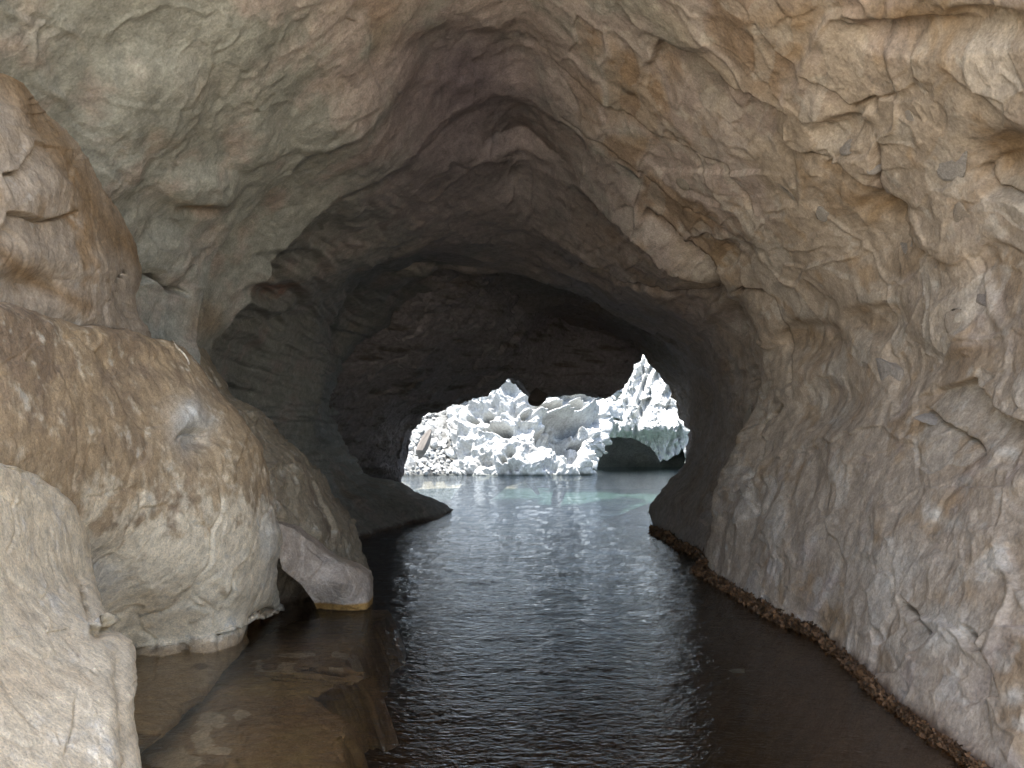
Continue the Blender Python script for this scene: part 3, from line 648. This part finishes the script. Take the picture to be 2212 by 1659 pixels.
# ------------------------------------------------------------------ the bright cove beyond the cave
LIME = np.array([.37, .38, .37])
def col_lime(px, py, G, r1, r2):
    a = fbm(G * .12 + 3, 4, .6); b = fbm(G * .8 + 8, 4, .65)
    c = np.repeat(LIME[None], len(px), 0)
    c = mixc(c, np.array([.27, .265, .25]), smooth(.0, .45, a + b * .4) * .7)
    c = mixc(c, np.array([.17, .165, .155]), smooth(.22, .5, b) * .6)
    c = mixc(c, np.array([.05, .06, .055]), smooth(.22, .0, G[:, 2]) * .9)
    c = mixc(c, np.array([.07, .075, .085]), smooth(95, 98, G[:, 1]) * .8)  # shade inside the arch cave, put into the stone colour
    return c

def carve(px, py, items):
    h = 0
    for bx, by, rx, ry, dp, pw in items:
        e = ((px - bx) / rx) ** 2 + ((py - by) / ry) ** 2
        h = h + dp * np.exp(-e ** pw)
    return h

def grid_relief(name, x0, x1, y0, y1, nx, ny, depthf, mat, colf, amp=0.0):
    a = np.linspace(x0, x1, nx); b = np.linspace(y0, y1, ny); PX, PY = np.meshgrid(a, b); PX = PX.ravel(); PY = PY.ravel()
    Yd = depthf(PX, PY); x, y, z = at(PX, PY, Yd)
    G = np.stack([x, y, z], -1)
    return grid_mesh(name, G, nx, ny, mat, colf(PX, PY, G, None, None))

ARCH = [(1262, 1040), (1275, 1014), (1290, 984), (1302, 955), (1320, 946), (1345, 944), (1372, 949), (1398, 962), (1420, 982), (1430, 1000), (1447, 990), (1462, 984), (1474, 970), (1480, 990), (1484, 1040)]
def cliff_depth(px, py):
    X_, Y_, Z_ = at(px, py, 82.0); G = np.stack([X_, Y_, Z_], -1)
    base = 84 - 10 * smooth(1400, 1560, px) + 6 * smooth(1330, 1270, px)
    base = base + 5.5 * np.clip((900 - py) / 160, -0.2, 1.6)                      # leans back upward
    wv = fbm(G * .25, 3)
    fl, r, e = facets(np.stack([G[:, 0] + wv * 2, G[:, 1], G[:, 2] * .7 + wv * 2], -1) * .42)
    ribs = fbm(np.stack([G[:, 0] * .9 + G[:, 2] * .15, G[:, 1] * 0, G[:, 2] * .18], -1), 4, .6)
    rib2 = 1 - np.abs(fbm(np.stack([G[:, 0] * .55 - G[:, 2] * .2, G[:, 1] * 0 + 9, G[:, 2] * .12], -1), 3)) * 3
    base = base + fl * .7 + ribs * 2.0 - np.clip(rib2, 0, 1) * 1.3 + fbm(G * 1.6, 4, .6) * .5
    # vault under the overhang
    v = smooth(915, 958, py) * smooth(1270, 1330, px) * (1 - smooth(1470, 1500, px)); base = base + 2.8 * v
    base = base + carve(px, py, [(1450, 870, 22, 34, 2.0, 1.5), (1395, 850, 14, 50, 1.5, 1.2), (1466, 838, 18, 10, 2.5, 2), (1375, 790, 16, 22, -1.5, 1)])
    ins = inpoly(px + fbm(G * 1.2, 3) * 6, py + fbm(G * 1.2 + 30, 3) * 5, ARCH)
    base = np.where(ins, base + 18 + 10 * smooth(944, 1010, py) - 5 * np.exp(-(((px - 1375) / 34) ** 2 + ((py - 1000) / 36) ** 2)), base)
    return base
o = grid_relief('cliff', 1150, 1640, 560, 1036, 400, 400, cliff_depth, M_far, col_lime); tag(o, kind='structure')

# outcrop with weathered hollows
CARV = [(1200, 884, 46, 10, 13, 3), (1235, 878, 30, 9, 10, 2), (1210, 916, 42, 12, 1.8, 2), (1255, 913, 30, 9, 1.2, 2), (1137, 901, 11, 8, 10, 2), (1166, 938, 9, 5, 10, 2), (1072, 930, 26, 11, 11, 2), (1050, 898, 12, 7, 8, 2), (1016, 905, 10, 7, 8, 2), (1255, 940, 14, 4, 7, 2), (1128, 965, 7, 4, 5, 2),
        (1215, 958, 58, 30, 2.6, 1.6), (1115, 900, 14, 26, .8, 1.5), (1110, 860, 14, 14, .8, 1.5), (1108, 993, 8, 8, 1.2, 2), (1092, 1004, 7, 7, 1.2, 2), (1234, 1005, 8, 9, 1.8, 2), (1262, 995, 7, 12, .8, 2), (1290, 905, 16, 20, .8, 1.5), (1240, 855, 60, 8, 1.0, 2),
        (1150, 985, 60, 30, -1.2, 1), (1100, 850, 30, 24, -1.5, 1), (1185, 900, 60, 5, -.9, 1.2), (1270, 892, 34, 12, -1.0, 1.2)]
def outcrop_disp(px, py, G):
    w1 = fbm(G * 1.1 + 3, 3)
    v, r, e, d = worley(G * .85 + w1[:, None] * .4)
    cups = np.clip(.62 - d, 0, 1)                          # cupped hollows all over
    v2, r2, e2, d2 = worley(G * 2.3 + 5)
    h = -cups * 1.3 * (r[:, 0] > .5) - np.clip(.6 - d2, 0, 1) * .3 * (r2[:, 1] > .4) + fbm(G * .8 + 33, 3) * 1.3 + fbm(G * 2.2 + 70, 4, .65) * .22 + np.abs(fbm(G * .35, 3)) * 1.2
    return h - carve(px + w1 * 8, py + w1 * 5, CARV)
Sc = [(1345, 700), (1345, 800), (1330, 850), (1318, 882), (1313, 900), (1310, 925), (1306, 942), (1296, 962), (1288, 980), (1280, 1000), (1274, 1016), (1268, 1040)]
Lc = [(950, 700), (960, 850), (985, 1045)]
o = curtain('rock_outcrop', Sc, Lc, [(1150, 700, 62), (1110, 820, 59), (1300, 850, 63), (1310, 925, 60), (1150, 1000, 55), (1275, 1016, 56), (985, 1030, 56), (960, 850, 61), (1210, 950, 58), (1120, 900, 57)],
            330, 380, M_far, col_lime, roundw=.10, rdepth=2.5, back=(-1, 6, 0), amp=2.2, freq=.28, jag=7, ulin=1.05, disp=outcrop_disp)
tag(o, 'sunlit white rock outcrop riddled with cupped hollows standing across the bright cove', 'rock outcrop')

# rubble slope
def rub_depth(px, py):
    Ysh = 53.5 + (px - 880) * .02
    return Ysh + np.clip(1026 - py, -12, 300) * .05
def rub_d(px, py):
    x, y, z = at(px, py, 56.0); G = np.stack([x, y, z], -1)
    v, r, e, d = worley(G * 1.1)
    return rub_depth(px, py) + d * 1.0 + fbm(G * .5, 3) * 1.2
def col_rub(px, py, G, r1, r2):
    return col_lime(px, py, G, r1, r2) * .4  # base darkened to paint the shade in the gaps between boulders
o = grid_relief('rubble_slope', 780, 1130, 760, 1040, 200, 160, rub_d, M_far, col_rub); tag(o, kind='structure')

def stone_mesh(name, seed, sub=3, sharp=1.0, mat=None, flat=True):
    import bmesh
    bm = bmesh.new(); bmesh.ops.create_icosphere(bm, subdivisions=sub, radius=1)
    co = np.array([v.co[:] for v in bm.verts], np.float32)
    r_ = np.random.RandomState(seed)
    for k in range(9):          # knock planes off a ball
        n = r_.normal(size=3); n /= np.linalg.norm(n); h = r_.uniform(.38, .8)
        d = co @ n; m = d > h; co[m] -= np.outer(d[m] - h, n)
    co += (fbm(co * 2.2 + seed * 3.1, 3)[:, None] * co) * .16 * sharp
    for v, c in zip(bm.verts, co): v.co = c
    me = bpy.data.meshes.new(name); bm.to_mesh(me); bm.free()
    if not flat: me.polygons.foreach_set('use_smooth', np.ones(len(me.polygons), bool))
    tint = r_.uniform(.8, 1.05)
    nn = fbm(co * 2 + seed, 3)
    c = mixc(np.repeat(LIME[None] * tint, len(co), 0), np.array([.34, .33, .30]), smooth(0, .5, nn))
    set_col(me, c); me.materials.append(mat or M_far); me.update()
    return me
ROCKS = [stone_mesh('boulder', 100 + i, 2) for i in range(8)]
cnt = 0; tries = 0
spots = []
rub_poly = [(868, 1022), (880, 975), (895, 925), (910, 900), (960, 880), (1020, 862), (1050, 852), (1062, 890), (1080, 930), (1115, 985), (1118, 1014), (1000, 1022)]
while cnt < 240 and tries < 30000:
    tries += 1
    x_ = random.uniform(862, 1125); y_ = random.uniform(850, 1025)
    if not bool(inpoly(np.array([x_]), np.array([y_]), rub_poly)[0]): continue
    r_ = random.choice([4, 4.5, 5.5, 6.5, 8, 11, 14]) * random.uniform(.85, 1.2)
    if any(math.hypot(x_ - a, y_ - b) < (r_ + c_) * .62 for a, b, c_ in spots): continue
    spots.append((x_, y_, r_)); cnt += 1
for x_, y_, r_ in spots:
    Yr = float(rub_depth(x_, y_)) + .1
    X_, Y_, Z_ = at(x_, y_, Yr); s = r_ * Yr / F
    b = bpy.data.objects.new('boulder', random.choice(ROCKS)); C.objects.link(b)
    b.location = (float(X_), float(Y_), max(float(Z_), .02)); b.scale = (s * random.uniform(.9, 1.4), s * random.uniform(.9, 1.3), s * random.uniform(.8, 1.3))
    b.rotation_euler = (random.uniform(-1.5, 1.5), random.uniform(-1.5, 1.5), random.uniform(0, 6.28))
    size = 'small' if r_ < 6 else ('large' if r_ > 9 else 'middle-sized')
    row = 'at the waterline' if y_ > 1000 else ('low' if y_ > 965 else ('halfway up' if y_ > 925 else 'near the top'))
    colm = 'left end' if x_ < 930 else ('middle' if x_ < 1010 else 'right end')
    tag(b, f'{size} jagged white boulder {row} in the {colm} of the sunlit rubble heap', 'boulder', 'boulders heaped on the far shore')
# leaning slab at the left end of the heap
sl = bpy.data.objects.new('leaning_slab', stone_mesh('leaning_slab', 31, 3)); C.objects.link(sl)
X_, Y_, Z_ = at(912, 962, 52.0); sl.location = (float(X_), float(Y_), float(Z_)); sl.scale = (.42, .3, 1.35); sl.rotation_euler = (.1, math.radians(24), .4)
sl.data.materials[0] = plain_mat('brown_weathered_slab', (.13, .115, .10), noise=2.0)
tag(sl, 'brown leaning rock slab at the left end of the rubble heap', 'rock slab')

# rock that closes the cove on every side
nu_, nv_ = 260, 60
aa = np.linspace(math.radians(-20), math.radians(200), nu_); hh = np.linspace(-3, 34, nv_)
AA, HH = np.meshgrid(aa, hh); AA = AA.ravel(); HH = HH.ravel()
rx = 62 + 9 * fbm(np.stack([np.cos(AA) * 4, np.sin(AA) * 4, HH * .05], -1), 4) + HH * .22
ry = rx * .92
Gx = rx * np.cos(AA); Gy = 42 + ry * np.sin(AA)
G = np.stack([Gx, Gy, HH], -1); dn = fbm(G * .22, 5, .55) * 5
G[:, 0] += np.cos(AA) * dn; G[:, 1] += np.sin(AA) * dn
o = grid_mesh('cove_cliff', G, nu_, nv_, M_far, col_lime(None, None, G, None, None) if False else mixc(np.repeat(LIME[None], len(AA), 0), np.array([.4, .39, .35]), smooth(0, .5, fbm(G * .3 + 5, 3))))
tag(o, kind='structure')

# ------------------------------------------------------------------ small things
# hanging knob in front of the bright outcrop
kb = bpy.data.objects.new('hanging_rock', stone_mesh('hanging_rock', 5, 4, .8, M_cave, flat=False)); C.objects.link(kb)
set_k = np.repeat(np.array([[.12, .10, .085]]), len(kb.data.vertices), 0); kb.data.color_attributes.remove(kb.data.color_attributes['mineral_and_shade']); set_col(kb.data, set_k)
X_, Y_, Z_ = at(1163, 862, 22.2); kb.location = (float(X_), float(Y_), float(Z_)); kb.scale = (.27, .25, .34); kb.rotation_euler = (0, .3, .2)
tag(kb, 'round dark rock knob hanging from the roof of the far cave mouth', 'rock')

# pale sunken stone in the channel
ps = bpy.data.objects.new('sunken_stone', stone_mesh('sunken_stone', 12, 3, .6, M_near, flat=False)); C.objects.link(ps)
X_, Y_, Z_ = at(1597, 1449, yw(1449, -.12)); ps.location = (float(X_), float(Y_), float(Z_)); ps.scale = (.085, .035, .02); ps.rotation_euler = (0, 0, .25)
tag(ps, 'small pale elongated stone under the water near the right wall', 'stone')

pts = [(373, 731), (380, 745), (390, 754), (398, 762), (405, 772), (408, 783)]
deps = bpy.context.evaluated_depsgraph_get()
def hit(a, b):
    x, y, z = at(a, b, 1.0); d = Vector((float(x), float(y), float(z) - CAM_Z)).normalized()
    ok, loc, nor, idx, ob, _ = S.ray_cast(deps, Vector((0, 0, CAM_Z)), d)
    return (loc, nor, ob) if ok else (None, None, None)
deps.update()
# white rootlet lying on the boulder
rp = []
for i, (a, b) in enumerate([(373, 731), (377, 740), (383, 748), (390, 754), (398, 762), (404, 771), (407, 777), (408, 783)]):
    l, n_, ob = hit(a, b + 3)
    if l is not None and l.y < 7: rp.append(l + (Vector((0, 0, CAM_Z)) - l).normalized() * .02)
vs, fs = [], []
for i, q in enumerate(rp):
    for k in range(6):
        a = k * math.pi / 3; vs.append((q.x + .006 * math.cos(a), q.y, q.z + .006 * math.sin(a)))
    if i:
        for k in range(6): fs.append((6 * i - 6 + k, 6 * i - 6 + (k + 1) % 6, 6 * i + (k + 1) % 6, 6 * i + k))
me = bpy.data.meshes.new('rootlet'); me.from_pydata(vs, [], fs); me.materials.append(plain_mat('dry_root', (.75, .70, .58), noise=40))
ro = bpy.data.objects.new('rootlet', me); C.objects.link(ro)
tag(ro, 'thin white rootlet lying on the top edge of the big left boulder', 'root')

# rounded pebbles set in the right wall
cobs = [(2050, 340, 42, 34, (.46, .47, .47)), (2128, 642, 34, 36, (.25, .25, .27)), (1732, 568, 26, 20, (.24, .25, .25)), (1892, 362, 12, 14, (.46, .46, .46)),
        (1960, 250, 14, 14, (.5, .48, .45)), (1996, 60, 20, 22, (.42, .42, .44)), (1700, 420, 24, 30, (.40, .38, .34)), (2070, 700, 24, 28, (.40, .34, .28)), (1905, 800, 46, 40, (.40, .38, .36)), (1840, 300, 30, 20, (.36, .36, .36)),
        (1615, 1050, 20, 16, (.44, .38, .32)), (1965, 520, 30, 26, (.30, .30, .29)), (2090, 470, 24, 24, (.44, .38, .31)), (1780, 460, 16, 18, (.42, .42, .40)), (1550, 330, 24, 16, (.36, .37, .36)),
        (1480, 390, 26, 18, (.34, .33, .29)), (1610, 890, 24, 30, (.44, .40, .33)), (2030, 900, 34, 22, (.42, .40, .38)), (1690, 660, 18, 16, (.42, .40, .36))]
for i, (a, b, rx_, ry_, cc) in enumerate(cobs):
    l, n_, ob = hit(a, b)
    if l is None or ob is None or ob.name != 'cave_wall': continue
    me = stone_mesh('cobble', 300 + i, 3, .5, M_cave, flat=False)
    me.color_attributes.remove(me.color_attributes['mineral_and_shade']); cc = np.array(cc) * .4 + TAN * .45; set_col(me, np.repeat(cc[None], len(me.vertices), 0))
    c_ = bpy.data.objects.new('cobble', me); C.objects.link(c_); c_.parent = cave
    s = l.length / F
    c_.location = l - n_ * rx_ * s * .12 * (1 if n_.dot(l) < 0 else -1)
    c_.rotation_euler = n_.to_track_quat('Z', 'Y').to_euler(); c_.scale = (rx_ * s * 1.3, ry_ * s * 1.3, min(rx_, ry_) * s * .24)

# brown weed crust along the right waterline: many small crumpled fronds, one mass
WL = [(1412, 1150), (1440, 1185), (1490, 1215), (1520, 1240), (1562, 1262), (1600, 1285), (1642, 1312), (1700, 1340), (1745, 1360), (1775, 1372), (1800, 1398), (1808, 1430), (1835, 1465), (1870, 1495), (1905, 1530), (1960, 1590), (2010, 1625), (2050, 1645), (2100, 1675), (2150, 1720)]
sW, pW = along(WL, 2)
vs, fs, cs = [], [], []
rr_ = np.random.RandomState(5)
for i in range(9000):
    t = rr_.rand(); a = np.interp(t, sW, pW[:, 0]); b = np.interp(t, sW, pW[:, 1])
    off = rr_.normal() * (4 + 20 * t) * (.4 + 1.2 * abs(math.sin(t * 23) * math.sin(t * 57 + 1)))
    l, n_, ob = hit(a + off * .4 - 4 * t, b + off * .5 + 6 * t)
    if l is None: continue
    if ob.name == 'water':
        # meet the wall at the same depth
        l2 = None
        for dx_ in range(0, 90, 6):
            q, n2_, ob2 = hit(a + dx_, b + rr_.uniform(-2, 6))
            if q is not None and ob2 is not None and ob2.name == 'cave_wall': l2 = q; break
        if l2 is None: continue
        l = l2
    if l.z > .13: continue
    s = l.length * .0019 * rr_.uniform(.6, 1.7)
    shade = rr_.uniform(.3, 1.0); base = np.array([.17, .088, .038]) if rr_.rand() < .9 else np.array([.11, .07, .035])
    for k in range(7):
        d0 = rr_.normal(size=3); d0[0] -= .9; d0[2] += .5; d0 /= np.linalg.norm(d0)
        d1 = rr_.normal(size=3); d1 -= d1.dot(d0) * d0; d1 /= np.linalg.norm(d1)
        o0 = np.array(l) + rr_.normal(size=3) * s * .7
        L_ = s * rr_.uniform(1.2, 2.8); w0 = s * rr_.uniform(.5, 1.1); k0 = len(vs)
        up = np.cross(d0, d1)
        vs += [o0 - d1 * w0 * .4, o0 + d1 * w0 * .4, o0 + d0 * L_ * .6 + d1 * w0 + up * s * .3, o0 + d0 * L_ + up * s * .1, o0 + d0 * L_ * .6 - d1 * w0 + up * s * .3]
        fs += [(k0, k0 + 1, k0 + 2), (k0, k0 + 2, k0 + 4), (k0 + 4, k0 + 2, k0 + 3)]
        cs += [base * shade] * 5
me = bpy.data.meshes.new('seaweed'); me.from_pydata([tuple(v) for v in vs], [], fs); set_col(me, np.array(cs)); me.materials.append(M_wet)
sw = bpy.data.objects.new('seaweed', me); C.objects.link(sw)
tag(sw, 'brown crumbly seaweed crust along the foot of the right wall', 'seaweed', kind='stuff')
